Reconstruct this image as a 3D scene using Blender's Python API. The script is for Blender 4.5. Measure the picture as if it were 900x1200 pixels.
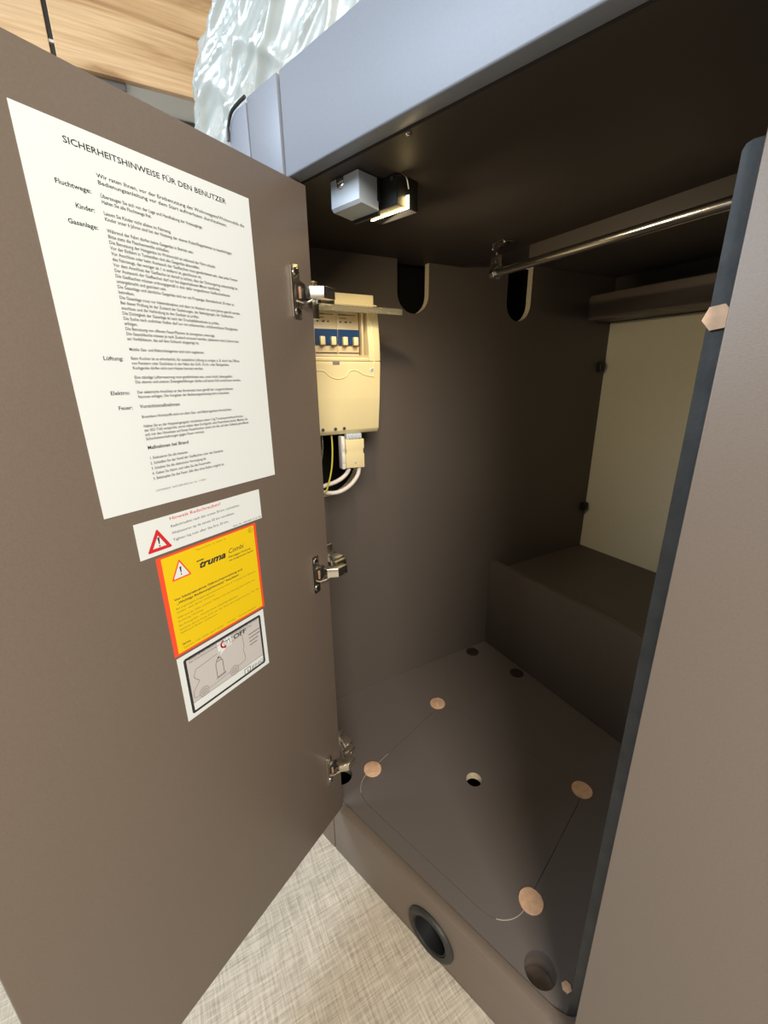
import bpy, bmesh, math, random
from mathutils import Vector, Matrix, noise
for o in list(bpy.data.objects): bpy.data.objects.remove(o)
SC = bpy.context.scene
COL = SC.collection
random.seed(4)
FZ = 0.957                                    # height of the lens above the floor (all z below are given from the lens)

# ------------------------------------------------------------------ camera
F_PX, PITCH, ROLL = 492.786, 0.311636, -0.015243
A = -0.8127638592 + math.pi                   # heading of the wardrobe front
bx_ = Vector((math.sin(A), math.cos(A), 0)); by_ = Vector((math.sin(A - math.pi/2), math.cos(A - math.pi/2), 0))
def to_front(v): return Vector((v.dot(bx_), v.dot(by_), v.z))
fw = Vector((0, math.cos(PITCH), -math.sin(PITCH))); rt = Vector((1, 0, 0)); up = rt.cross(fw)
c_, s_ = math.cos(ROLL), math.sin(ROLL)
R0 = to_front(c_*rt + s_*up); U0 = to_front(-s_*rt + c_*up); F0 = to_front(fw)
cam_d = bpy.data.cameras.new('camera'); cam = bpy.data.objects.new('camera', cam_d); COL.objects.link(cam)
cam_d.sensor_fit = 'VERTICAL'; cam_d.sensor_height = 36; cam_d.lens = 36*F_PX/1200; cam_d.clip_start = 0.01
cam.matrix_world = Matrix(((R0.x, U0.x, -F0.x, 0.4880), (R0.y, U0.y, -F0.y, -0.3820), (R0.z, U0.z, -F0.z, FZ), (0, 0, 0, 1)))
SC.camera = cam

# ------------------------------------------------------------------ world, room lights, exposure
w = bpy.data.worlds.new('world'); SC.world = w; w.use_nodes = True
w.node_tree.nodes['Background'].inputs[0].default_value = (1.0, 0.93, 0.82, 1)
w.node_tree.nodes['Background'].inputs[1].default_value = 0.20
def area(name, loc, target, sx, sy, power, col):
    d = bpy.data.lights.new(name, 'AREA'); d.shape = 'RECTANGLE'; d.size = sx; d.size_y = sy; d.energy = power; d.color = col
    o = bpy.data.objects.new(name, d); COL.objects.link(o); o.location = loc
    o.rotation_euler = (Vector(target) - Vector(loc)).to_track_quat('-Z', 'Y').to_euler(); return o
area('daylight_window', (-0.75, -1.7, FZ+1.05), (0.1, 0.0, FZ+0.2), 1.1, 0.8, 52, (0.66, 0.82, 1.0))
area('room_light', (1.75, -1.25, FZ+0.95), (0.0, -0.2, FZ-0.35), 0.9, 0.9, 78, (1.0, 0.915, 0.81))
vs = SC.view_settings; vs.view_transform = 'Standard'; vs.look = 'None'; vs.exposure = 0.0; vs.gamma = 1.0; vs.use_curve_mapping = False

# ------------------------------------------------------------------ frames
I3 = Matrix.Identity(3)
D = Vector((0.18878263, -0.9820189, 0)).normalized(); ND = Vector((-D.y, D.x, 0))     # door: s from the hinge outwards, n towards the lens
U = Vector((0.30591375, 0.95205923, 0)).normalized(); V = Vector((U.y, -U.x, 0))      # inside walls: u inwards, v to the right
Z = Vector((0, 0, 1))
def W(x, y, z): return Vector((x, y, z + FZ))
def Dr(s, n, z): return D*s + ND*n + Z*(z + FZ)
def Uv(u, v, z): return U*u + V*v + Z*(z + FZ)

# ------------------------------------------------------------------ mesh helpers
def box(bm, fr, a, b, bev=0.0, mi=0, seg=2):
    m = bmesh.new(); vs_ = []
    for x in (a[0], b[0]):
        for y in (a[1], b[1]):
            for z in (a[2], b[2]): vs_.append(m.verts.new(fr(x, y, z)))
    for f in ((0,1,3,2),(4,6,7,5),(0,4,5,1),(2,3,7,6),(0,2,6,4),(1,5,7,3)): m.faces.new([vs_[i] for i in f])
    bmesh.ops.recalc_face_normals(m, faces=m.faces)
    if bev: bmesh.ops.bevel(m, geom=m.edges[:], offset=bev, segments=seg, affect='EDGES', profile=0.5)
    merge(bm, m, mi)
def merge(bm, m, mi=0):
    for f in m.faces: f.material_index = mi
    me = bpy.data.meshes.new('t'); m.to_mesh(me); m.free(); bm.from_mesh(me); bpy.data.meshes.remove(me)
def prism(bm, fr, pts, d0, d1, axis='y', bev=0.0, mi=0):
    """pts: outline in the two other axes (x,z for 'y'; x,y for 'z'; y,z for 'x')"""
    m = bmesh.new()
    def mk(p, d): return fr(p[0], d, p[1]) if axis == 'y' else (fr(p[0], p[1], d) if axis == 'z' else fr(d, p[0], p[1]))
    A_ = [m.verts.new(mk(p, d0)) for p in pts]; B_ = [m.verts.new(mk(p, d1)) for p in pts]; n = len(pts)
    m.faces.new(A_); m.faces.new(B_[::-1])
    for i in range(n): m.faces.new((A_[i], B_[i], B_[(i+1) % n], A_[(i+1) % n]))
    bmesh.ops.recalc_face_normals(m, faces=m.faces)
    if bev:
        es = [e for e in m.edges if (e.verts[0] in A_ and e.verts[1] in A_) or (e.verts[0] in B_ and e.verts[1] in B_)]
        bmesh.ops.bevel(m, geom=es, offset=bev, segments=2, affect='EDGES', profile=0.5)
    merge(bm, m, mi)
def disc(bm, c, nrm, r, h, n=32, bev=0.0, mi=0, rot=0.0, r2=None):
    nrm = nrm.normalized(); a = nrm.orthogonal().normalized(); b = nrm.cross(a); r2 = r if r2 is None else r2
    m = bmesh.new(); R1 = []; R2 = []
    for i in range(n):
        t = rot + 2*math.pi*i/n; d = a*math.cos(t) + b*math.sin(t)
        R1.append(m.verts.new(c + d*r)); R2.append(m.verts.new(c + d*r2 + nrm*h))
    m.faces.new(R1[::-1]); tf = m.faces.new(R2)
    for i in range(n): m.faces.new((R1[i], R1[(i+1) % n], R2[(i+1) % n], R2[i]))
    if bev: bmesh.ops.bevel(m, geom=[e for e in tf.edges], offset=bev, segments=2, affect='EDGES', profile=0.5)
    merge(bm, m, mi)
def ring(bm, c, nrm, ro, ri, h, n=40, mi=0, prof=None):
    nrm = nrm.normalized(); a = nrm.orthogonal().normalized(); b = nrm.cross(a)
    prof = prof or [(ro, 0), (ro, h*.7), (ro - h*.5, h), (ri + h*.3, h), (ri, h*.6), (ri, 0)]
    m = bmesh.new(); L = []
    for i in range(n):
        t = 2*math.pi*i/n; d = a*math.cos(t) + b*math.sin(t); L.append([m.verts.new(c + d*r + nrm*z) for r, z in prof])
    k = len(prof)
    for i in range(n):
        for j in range(k): m.faces.new((L[i][j], L[(i+1) % n][j], L[(i+1) % n][(j+1) % k], L[i][(j+1) % k]))
    bmesh.ops.recalc_face_normals(m, faces=m.faces); merge(bm, m, mi)
def smooth_path(pts, k=6):
    out = []; n = len(pts)
    for i in range(n-1):
        p0 = pts[max(i-1, 0)]; p1 = pts[i]; p2 = pts[i+1]; p3 = pts[min(i+2, n-1)]
        for j in range(k):
            t = j/k; out.append(0.5*((2*p1) + (p2-p0)*t + (2*p0-5*p1+4*p2-p3)*t*t + (3*p1-p0-3*p2+p3)*t**3))
    out.append(pts[-1]); return out
def tube(bm, pts, r, n=10, mi=0, sm=True, rx=None):
    pts = smooth_path([Vector(p) for p in pts]) if sm else [Vector(p) for p in pts]
    m = bmesh.new(); L = []; pa = None
    for i, p in enumerate(pts):
        t = (pts[min(i+1, len(pts)-1)] - pts[max(i-1, 0)]).normalized()
        a = t.orthogonal().normalized() if pa is None else (pa - t*pa.dot(t)).normalized(); pa = a; b = t.cross(a)
        L.append([m.verts.new(p + a*math.cos(2*math.pi*j/n)*r + b*math.sin(2*math.pi*j/n)*(rx or r)) for j in range(n)])
    for i in range(len(L)-1):
        for j in range(n): m.faces.new((L[i][j], L[i][(j+1) % n], L[i+1][(j+1) % n], L[i+1][j]))
    m.faces.new(L[0][::-1]); m.faces.new(L[-1]); bmesh.ops.recalc_face_normals(m, faces=m.faces); merge(bm, m, mi)
def obj(name, bm, mats, parent=None, smooth=False):
    me = bpy.data.meshes.new(name); bm.to_mesh(me); bm.free()
    for m in (mats if isinstance(mats, (list, tuple)) else [mats]): me.materials.append(m)
    o = bpy.data.objects.new(name, me); COL.objects.link(o)
    if parent is not None:
        o.parent = parent; o.matrix_parent_inverse = parent.matrix_world.inverted()
    if smooth:
        for p in me.polygons: p.use_smooth = True
        try: me.set_sharp_from_angle(angle=math.radians(35))
        except Exception: pass
    return o
def empty(name, loc, label, cat, group=None, parent=None):
    o = bpy.data.objects.new(name, None); COL.objects.link(o); o.location = loc; o.empty_display_size = .02
    o.matrix_world = Matrix.Translation(loc)
    tag(o, label, cat, group); return o
def tag(o, label=None, cat=None, group=None, kind=None):
    if label: o['label'] = label
    if cat: o['category'] = cat
    if group: o['group'] = group
    if kind: o['kind'] = kind
    return o
def cut(o, cutters, edge_mat=None, faces_on=None):
    """real holes; the freshly cut faces (those not passing faces_on) get edge_mat"""
    for bmx in cutters:
        me = bpy.data.meshes.new('c'); bmx.to_mesh(me); bmx.free(); c = bpy.data.objects.new('c', me); COL.objects.link(c)
        md = o.modifiers.new('b', 'BOOLEAN'); md.operation = 'DIFFERENCE'; md.solver = 'EXACT'; md.object = c
        dg = bpy.context.evaluated_depsgraph_get(); dg.update()
        nm = bpy.data.meshes.new_from_object(o.evaluated_get(dg)); o.modifiers.clear(); o.data = nm
        bpy.data.objects.remove(c)
    if edge_mat is not None:
        if len(o.data.materials) < 2: o.data.materials.append(edge_mat)
        for p in o.data.polygons:
            if faces_on(p): p.material_index = 1
    return o

# ------------------------------------------------------------------ materials
def mat(name, col, rough=0.5, metal=0.0, spec=0.5, bump=0.0, bscale=400, var=0.0, vscale=8, emit=None, trans=0.0, coat=0.0, alpha=1.0, stretch=None):
    m = bpy.data.materials.new(name); m.use_nodes = True; nt = m.node_tree; b = nt.nodes['Principled BSDF']
    b.inputs['Base Color'].default_value = (*col, 1); b.inputs['Roughness'].default_value = rough; b.inputs['Metallic'].default_value = metal
    b.inputs['Specular IOR Level'].default_value = spec; b.inputs['Transmission Weight'].default_value = trans; b.inputs['Coat Weight'].default_value = coat
    b.inputs['Alpha'].default_value = alpha
    tc = nt.nodes.new('ShaderNodeTexCoord'); src = tc.outputs['Object']
    if stretch:
        mp = nt.nodes.new('ShaderNodeMapping'); mp.inputs['Scale'].default_value = stretch; nt.links.new(src, mp.inputs[0]); src = mp.outputs[0]
    if bump:
        n = nt.nodes.new('ShaderNodeTexNoise'); n.inputs['Scale'].default_value = bscale; n.inputs['Detail'].default_value = 3; nt.links.new(src, n.inputs['Vector'])
        bp = nt.nodes.new('ShaderNodeBump'); bp.inputs['Strength'].default_value = bump; bp.inputs['Distance'].default_value = 0.001
        nt.links.new(n.outputs[0], bp.inputs['Height']); nt.links.new(bp.outputs[0], b.inputs['Normal'])
    if var:
        n = nt.nodes.new('ShaderNodeTexNoise'); n.inputs['Scale'].default_value = vscale; n.inputs['Detail'].default_value = 4; nt.links.new(src, n.inputs['Vector'])
        rp = nt.nodes.new('ShaderNodeValToRGB'); rp.color_ramp.elements[0].position = .3; rp.color_ramp.elements[1].position = .7
        rp.color_ramp.elements[0].color = (*[max(0, c*(1-var)) for c in col], 1); rp.color_ramp.elements[1].color = (*[min(1, c*(1+var)) for c in col], 1)
        nt.links.new(n.outputs[0], rp.inputs[0]); nt.links.new(rp.outputs[0], b.inputs['Base Color'])
    if emit:
        b.inputs['Emission Color'].default_value = (*emit[0], 1); b.inputs['Emission Strength'].default_value = emit[1]
    return m
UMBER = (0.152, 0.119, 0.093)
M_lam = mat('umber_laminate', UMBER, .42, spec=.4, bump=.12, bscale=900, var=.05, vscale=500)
M_in = mat('umber_laminate_shaded', (0.100, 0.083, 0.070), .5, spec=.35, bump=.12, bscale=900, var=.05, vscale=420)  # same laminate, darkened in the base colour for the shade inside the wardrobe
M_fas = mat('laminate_daylight_tint', (0.205, 0.225, 0.265), .42, spec=.4, bump=.05, bscale=600, var=.03, vscale=300)  # cool daylight reflected by the upper front boards, put into their base colour
M_raw = mat('raw_poplar_edge', (0.72, 0.62, 0.42), .7, var=.1, vscale=200)
M_dark = mat('umber_ceiling_shade', (0.050, 0.041, 0.035), .55, spec=.3)  # umber taken down further, ceiling shade painted into board and beam colour
M_flr = mat('umber_floor_daylit', (0.122, 0.104, 0.094), .45, spec=.4, bump=.12, bscale=900, var=.05, vscale=420)  # interior umber lightened to carry the daylight falling on the wardrobe floor
M_post = mat('slate_edge_strip', (0.048, 0.047, 0.044), .55, spec=.3, var=.25, vscale=40, bump=.2, bscale=300)
M_black = mat('black_plastic', (0.012, 0.012, 0.013), .45)
M_void = mat('void_shade_black', (0.01, 0.009, 0.008), .9, spec=.1)  # near-black colour stands in for shade inside voids and gaps
M_cream = mat('cream_wall_covering', (0.76, 0.71, 0.54), .8, spec=.2, bump=.3, bscale=700, var=.04, vscale=350)
M_box = mat('ivory_plastic', (0.68, 0.585, 0.33), .38, var=.02, vscale=20)
M_box2 = mat('ivory_breaker_plastic', (0.60, 0.49, 0.29), .45)
M_blue = mat('blue_breaker_plastic', (0.007, 0.035, 0.105), .35)
M_white = mat('white_plastic', (0.68, 0.66, 0.62), .35)
M_cable = mat('white_cable_sheath', (0.62, 0.57, 0.52), .45, bump=.1, bscale=80)
M_yg = mat('yellow_green_wire', (0.55, 0.50, 0.06), .4)
M_clear = mat('smoky_clear_plastic', (0.55, 0.52, 0.40), .12, trans=.85)
M_chrome = mat('chrome', (0.62, 0.60, 0.57), .18, metal=1.0)
M_nickel = mat('nickel', (0.70, 0.66, 0.58), .27, metal=1.0, bump=.05, bscale=200)
M_copper = mat('warm_copper_insert', (0.65, 0.38, 0.22), .35, metal=.6)
M_grey = mat('light_grey_plastic', (0.44, 0.50, 0.56), .42, bump=.1, bscale=500)
M_cap = mat('beech_cap', (0.72, 0.46, 0.29), .6, var=.12, vscale=120, bump=.1, bscale=300)
M_ink = mat('black_ink', (0.025, 0.025, 0.028), .7)
M_red = mat('red_ink', (0.62, 0.02, 0.03), .55)
M_redb = mat('orange_red_ink', (0.85, 0.085, 0.03), .5)
M_yel = mat('yellow_vinyl', (0.82, 0.58, 0.01), .4)
M_ink2 = mat('olive_small_print', (0.30, 0.25, 0.02), .6)
M_ink3 = mat('grey_line_print', (0.17, 0.16, 0.16), .6)
M_pap = mat('white_paper', (0.74, 0.79, 0.79), .45, spec=.4)
M_pgrey = mat('pale_grey_print', (0.56, 0.54, 0.53), .5)
M_sandw = mat('grey_wall_board', (0.74, 0.73, 0.69), .6, var=.02)
M_dgrey = mat('dark_grey_trim', (0.10, 0.10, 0.10), .5)
M_led = mat('led_emitter', (1, .85, .5), .4, emit=((1.0, 0.74, 0.34), 28.0))
M_seam = mat('pale_chipped_edge', (0.42, 0.37, 0.32), .6)

def wood():
    m = mat('light_apple_wood', (0.7, 0.5, 0.3), .38); nt = m.node_tree; b = nt.nodes['Principled BSDF']
    tc = nt.nodes.new('ShaderNodeTexCoord'); mp = nt.nodes.new('ShaderNodeMapping'); mp.inputs['Rotation'].default_value = (0, 0, -math.atan2(U.y, U.x))
    nt.links.new(tc.outputs['Object'], mp.inputs[0])
    mp2 = nt.nodes.new('ShaderNodeMapping'); mp2.inputs['Scale'].default_value = (1.1, 3, 11); nt.links.new(mp.outputs[0], mp2.inputs[0])
    n = nt.nodes.new('ShaderNodeTexNoise'); n.inputs['Scale'].default_value = 2.2; n.inputs['Detail'].default_value = 7; n.inputs['Distortion'].default_value = 0.9
    nt.links.new(mp2.outputs[0], n.inputs['Vector'])
    mp3 = nt.nodes.new('ShaderNodeMapping'); mp3.inputs['Scale'].default_value = (2.5, 6, 90); nt.links.new(mp.outputs[0], mp3.inputs[0])
    n2 = nt.nodes.new('ShaderNodeTexNoise'); n2.inputs['Scale'].default_value = 2; n2.inputs['Detail'].default_value = 5; nt.links.new(mp3.outputs[0], n2.inputs['Vector'])
    r = nt.nodes.new('ShaderNodeValToRGB'); e = r.color_ramp.elements
    e[0].position = .30; e[0].color = (0.36, 0.20, 0.09, 1); e[1].position = .60; e[1].color = (0.74, 0.52, 0.29, 1)
    k = e.new(.43); k.color = (0.60, 0.39, 0.20, 1); k = e.new(.75); k.color = (0.66, 0.46, 0.26, 1)
    nt.links.new(n.outputs[0], r.inputs[0])
    mx = nt.nodes.new('ShaderNodeMixRGB'); mx.blend_type = 'MULTIPLY'; mx.inputs[0].default_value = .35
    nt.links.new(r.outputs[0], mx.inputs[1]); r2 = nt.nodes.new('ShaderNodeValToRGB'); r2.color_ramp.elements[0].position = .35; r2.color_ramp.elements[1].position = .6
    r2.color_ramp.elements[0].color = (.55, .5, .45, 1); nt.links.new(n2.outputs[0], r2.inputs[0]); nt.links.new(r2.outputs[0], mx.inputs[2])
    nt.links.new(mx.outputs[0], b.inputs['Base Color']); return m
M_wood = wood()

def carpet():
    m = mat('woven_beige_carpet', (0.6, 0.5, 0.38), .9, spec=.15); nt = m.node_tree; b = nt.nodes['Principled BSDF']
    tc = nt.nodes.new('ShaderNodeTexCoord'); rot = nt.nodes.new('ShaderNodeMapping'); rot.inputs['Rotation'].default_value = (0, 0, -math.atan2(U.y, U.x))
    nt.links.new(tc.outputs['Object'], rot.inputs[0]); outs = []
    for sc, s in (((24, 480, 1), 1.0), ((480, 24, 1), 1.0), ((14, 200, 1), 1.0), ((200, 14, 1), 1.0)):
        mp = nt.nodes.new('ShaderNodeMapping'); mp.inputs['Scale'].default_value = sc; nt.links.new(rot.outputs[0], mp.inputs[0])
        n = nt.nodes.new('ShaderNodeTexNoise'); n.inputs['Scale'].default_value = s; n.inputs['Detail'].default_value = 2.5; nt.links.new(mp.outputs[0], n.inputs['Vector']); outs.append(n.outputs[0])
    def add(a, b_):
        x = nt.nodes.new('ShaderNodeMath'); x.operation = 'ADD'; nt.links.new(a, x.inputs[0]); nt.links.new(b_, x.inputs[1]); return x.outputs[0]
    t = add(add(outs[0], outs[1]), add(outs[2], outs[3]))
    q = nt.nodes.new('ShaderNodeMath'); q.operation = 'MULTIPLY'; q.inputs[1].default_value = .25; nt.links.new(t, q.inputs[0])
    r = nt.nodes.new('ShaderNodeValToRGB'); e = r.color_ramp.elements
    e[0].position = .38; e[0].color = (0.31, 0.265, 0.21, 1); e[1].position = .60; e[1].color = (0.60, 0.54, 0.44, 1); k = e.new(.49); k.color = (0.46, 0.405, 0.32, 1)
    nt.links.new(q.outputs[0], r.inputs[0]); nt.links.new(r.outputs[0], b.inputs['Base Color'])
    bp = nt.nodes.new('ShaderNodeBump'); bp.inputs['Strength'].default_value = .5; bp.inputs['Distance'].default_value = .0012
    nt.links.new(q.outputs[0], bp.inputs['Height']); nt.links.new(bp.outputs[0], b.inputs['Normal']); return m
M_carpet = carpet()

# ------------------------------------------------------------------ setting
bm = bmesh.new(); box(bm, W, (-2.4, -2.4, -.977), (2.4, 2.0, -.957)); tag(obj('floor', bm, M_carpet), kind='structure')
bm = bmesh.new(); box(bm, Uv, (-2.2, -1.37, -.957), (1.9, -1.345, 1.25)); tag(obj('wall_left', bm, M_sandw), kind='structure')

lk = empty('overhead_locker', Uv(-.6, -1.17, .77), 'light wood overhead locker high behind the open door', 'locker')
bm = bmesh.new(); box(bm, Uv, (-2.0, -1.344, .772), (1.6, -1.022, 1.24), .002); obj('carcass', bm, M_sandw, lk)
for a, b in ((-1.25, -.2765), (-.2655, .72), (.731, 1.55)):
    bm = bmesh.new(); box(bm, Uv, (a, -1.021, .768), (b, -1.0, 1.24), .0015); obj('locker_door', bm, M_wood, lk)
bm = bmesh.new(); box(bm, Uv, (-.2763, -1.020, .768), (-.2657, -1.012, 1.24)); obj('door_gap_shade', bm, M_black, lk)  # black strip filling the gap between locker doors, in place of its shade
bm = bmesh.new(); box(bm, Uv, (-.2760, -1.012, .806), (-.2660, -1.003, .812)); obj('gap_clip', bm, M_white, lk)
bm = bmesh.new(); box(bm, Uv, (-.42, -1.075, .752), (-.118, -1.02, .7715), .002); obj('strip_lamp_housing', bm, M_dgrey, lk)
bm = bmesh.new(); box(bm, Uv, (-.02, -1.165, .762), (1.5, -1.145, .7715), .001); obj('cable_trim', bm, M_dgrey, lk)

# ------------------------------------------------------------------ wardrobe
WR = empty('wardrobe', W(0.2, 0.3, -.957), 'umber laminate built-in wardrobe with its door standing open', 'wardrobe')
def arcpts(cx, cy, r, a0, a1, n=8): return [(cx + r*math.cos(math.radians(a0 + (a1-a0)*i/n)), cy + r*math.sin(math.radians(a0 + (a1-a0)*i/n))) for i in range(n+1)]
# front frame: base and right stile in one board, with the rounded opening corner
pts = [(-.0295, -.956), (1.1, -.956), (1.1, .2385), (.445, .2385)] + arcpts(.409, -.790, .036, 0, -90, 10) + [(-.0295, -.826)]
bm = bmesh.new(); prism(bm, W, pts, 0.0, .018, 'y', .0014)
o = obj('front_frame', bm, M_lam, WR, True)
def cyl(c, nrm, r, h, n=40): b = bmesh.new(); disc(b, c, nrm, r, h, n); return b
o = cut(o, [cyl(W(.221, -.02, -.9025), Vector((0, 1, 0)), .034, .06)])
for nm, a, b, z0, z1 in (('kick_panel', -.42, -.0325, -.956, -.826), ('corner_post', -.110, -.0315, -.826, .240), ('corner_post', -.110, -.0412, .240, .349)):
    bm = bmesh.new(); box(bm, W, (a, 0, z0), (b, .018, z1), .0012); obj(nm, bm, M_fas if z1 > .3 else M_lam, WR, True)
pts = [(-.1145, -.825), (-.1145, .346)] + arcpts(-.137, .320, .026, 90, 180, 6) + [(-.163, -.825)]
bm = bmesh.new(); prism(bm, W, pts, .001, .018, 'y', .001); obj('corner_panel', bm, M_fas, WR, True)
bm = bmesh.new(); tube(bm, [W(-.1635, -.001, .318), W(-.160, -.001, .333), W(-.149, -.001, .3455), W(-.132, -.001, .349), W(-.1115, -.001, .350)], .0022, 8); obj('rubber_gasket', bm, M_black, WR, True)
bm = bmesh.new(); box(bm, W, (-.43, .0025, -.956), (-.1635, .018, .24)); obj('corner_filler', bm, M_lam, WR)
# near-black strips added behind the narrow gaps, standing in for their shade
bm = bmesh.new()
for a, b, z0, z1 in ((-.0415, -.0360, .240, .346), (-.1146, -.1098, -.826, .344), (-.0326, -.0294, -.956, -.828)): box(bm, W, (a, .012, z0), (b, .017, z1))
obj('seam_shade_strip', bm, M_void, WR)
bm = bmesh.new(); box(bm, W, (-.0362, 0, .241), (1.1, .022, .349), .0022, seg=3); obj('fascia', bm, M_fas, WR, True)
# ceiling boards and cross beam
def uvpoly(pts): return [(U*u + V*v).to_2d() for u, v in pts]
def front_uv(y, v): return ((y - V.y*v)/U.y, v)
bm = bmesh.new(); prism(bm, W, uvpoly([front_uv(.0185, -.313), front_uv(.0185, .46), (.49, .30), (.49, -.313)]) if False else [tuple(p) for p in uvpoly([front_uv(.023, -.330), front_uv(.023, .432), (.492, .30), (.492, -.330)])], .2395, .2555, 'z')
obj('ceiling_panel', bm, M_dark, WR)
bm = bmesh.new(); prism(bm, W, [tuple(p) for p in uvpoly([(.48, -.33), (.48, .36), (1.08, .18), (1.08, -.33)])], .266, .278, 'z'); obj('rear_ceiling_panel', bm, M_in, WR)
bm = bmesh.new(); box(bm, Uv, (.4925, -.100, .212), (.508, .288, .2655), .001); obj('ceiling_beam', bm, M_dark, WR)
# left wall with slots and cable opening
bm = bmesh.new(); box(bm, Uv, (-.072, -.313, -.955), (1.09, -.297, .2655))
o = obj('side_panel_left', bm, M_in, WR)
def slot(u0, u1, z0, z1, round_top=False):
    r = (u1-u0)/2; c = (u0+u1)/2
    p = arcpts(c, z0+r, r, 180, 360, 14) + (arcpts(c, z1-r, r, 0, 180, 14) if round_top else [(u1, z1), (u0, z1)])
    b = bmesh.new()
    for f in (0,): prism(b, lambda x, y, z: Uv(x, y, z), p, -.330, -.280, 'y')
    return b
def opening(): 
    p = arcpts(.120, -.180, .080, 270, 360, 8) + [(.200, -.02), (.02, -.02), (.02, -.26)]
    b = bmesh.new(); prism(b, lambda x, y, z: Uv(x, y, z), p, -.330, -.280, 'y'); return b
cut(o, [slot(.309, .392, .134, .30), slot(.632, .716, .132, .30), opening()], M_raw,
    lambda p: abs(p.normal.dot(V)) < .5 and .01 < (p.center - Vector((0, 0, 0))).dot(U) < .9 and p.center.z - FZ > -.5 and p.center.z - FZ < .262)
bm = bmesh.new(); box(bm, Uv, (-.06, -.385, -.955), (1.09, -.375, .26)); box(bm, Uv, (-.06, -.374, .2566), (1.09, -.3135, .26)); obj('cavity_shade_backing', bm, M_void, WR)  # sheets closing the unlit cavity, its shade put in as near-black colour
for u, z in ((1.030, .019), (1.040, -.430)):
    bm = bmesh.new(); box(bm, Uv, (u-.010, -.2965, z-.014), (u+.010, -.281, z+.014), .003); box(bm, Uv, (u-.006, -.281, z-.008), (u+.006, -.278, z+.008), .001); obj('panel_clip', bm, M_black, WR)
# right side panel and the slate front edge
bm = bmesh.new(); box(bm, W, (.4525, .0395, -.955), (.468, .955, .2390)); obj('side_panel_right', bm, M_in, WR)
pts = [(.432, -.827), (.4515, -.827), (.4515, .141), (.437, .141), (.4335, .1395), (.432, .136)]
bm = bmesh.new(); prism(bm, W, pts, .0195, .039, 'y', .0008); obj('edge_strip', bm, M_post, WR, True)
# rear: cream body wall, upper rail
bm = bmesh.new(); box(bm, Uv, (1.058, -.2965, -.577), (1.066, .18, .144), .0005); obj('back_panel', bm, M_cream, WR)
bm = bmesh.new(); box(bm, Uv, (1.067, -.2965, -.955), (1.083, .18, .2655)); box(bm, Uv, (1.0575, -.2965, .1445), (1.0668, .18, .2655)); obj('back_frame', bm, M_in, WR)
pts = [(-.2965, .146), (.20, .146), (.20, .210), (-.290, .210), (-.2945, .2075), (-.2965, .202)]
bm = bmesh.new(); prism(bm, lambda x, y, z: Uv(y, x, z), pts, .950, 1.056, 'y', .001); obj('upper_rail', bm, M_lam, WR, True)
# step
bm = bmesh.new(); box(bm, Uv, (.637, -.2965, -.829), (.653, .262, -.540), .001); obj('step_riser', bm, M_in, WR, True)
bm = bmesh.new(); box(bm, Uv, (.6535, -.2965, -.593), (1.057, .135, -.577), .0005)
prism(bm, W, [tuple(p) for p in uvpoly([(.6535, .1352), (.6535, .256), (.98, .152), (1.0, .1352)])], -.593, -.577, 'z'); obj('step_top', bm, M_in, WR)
# bottom board with hatch
fl = [tuple(p) for p in uvpoly([front_uv(.0185, -.2965)])] + [(.4315, .0185), (.4315, .040), (.4515, .040)] + [tuple(p) for p in uvpoly([(.6365, .259), (.6365, -.2965)])]
bm = bmesh.new(); prism(bm, W, fl, -.845, -.8285, 'z'); bot = obj('bottom_board', bm, M_flr, WR)
def rrect(x0, y0, x1, y1, r, n=8): return arcpts(x1-r, y0+r, r, -90, 0, n) + arcpts(x1-r, y1-r, r, 0, 90, n) + arcpts(x0+r, y1-r, r, 90, 180, n) + arcpts(x0+r, y0+r, r, 180, 270, n)
H0, H1, H2, H3 = -.0285, .048, .336, .385
def pc(pts, z0, z1): b = bmesh.new(); prism(b, W, pts, z0, z1, 'z'); return b
def on_edge(p): return abs(p.normal.z) < .5
cut(bot, [pc(rrect(H0, H1, H2, H3, .052), -.86, -.81),
          cyl(W(.386, .043, -.87), Z, .0225, .06), cyl(W(-.066, .056, -.87), Z, .0225, .06)])
g = .0007
bm = bmesh.new(); prism(bm, W, rrect(H0+g, H1+g, H2-g, H3-g, .0513), -.845, -.8283, 'z', .0003); h = obj('floor_hatch', bm, M_flr, WR)
rr_ = rrect(H0, H1, H2, H3, .0517, 16)
bm = bmesh.new()
tube(bm, [W(a, b, -.8286) for a, b in rr_[51:62]], .0007, 5, 0, False); tube(bm, [W(H0, .135+i*.01, -.8286) for i in range(4)], .0005, 5, 0, False)
tube(bm, [W(a, b, -.8286) for a, b in rr_[5:17]], .0007, 5, 0, False)
tag(obj('chipped_seam', bm, M_seam, WR), kind='stuff')
cut(h, [cyl(W(.152, .242, -.87), Z, .0165, .06)], M_raw, lambda p: abs(p.normal.z) < .5 and (p.center - W(.152, .242, -.837)).length < .03)
bm = bmesh.new(); box(bm, W, (-.28, .03, -.953), (.43, .64, -.948)); obj('underfloor_shade_backing', bm, M_void, WR)  # near-black sheet added as the shade seen through the floor holes
bm = bmesh.new(); ring(bm, W(.386, .043, -.878), Z, .026, .0227, .03, prof=[(.026, 0), (.026, .0325), (.0227, .0325), (.0227, 0)]); disc(bm, W(.386, .043, -.870), Z, .0225, .004); obj('recess_cup', bm, M_lam, WR, True)

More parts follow.
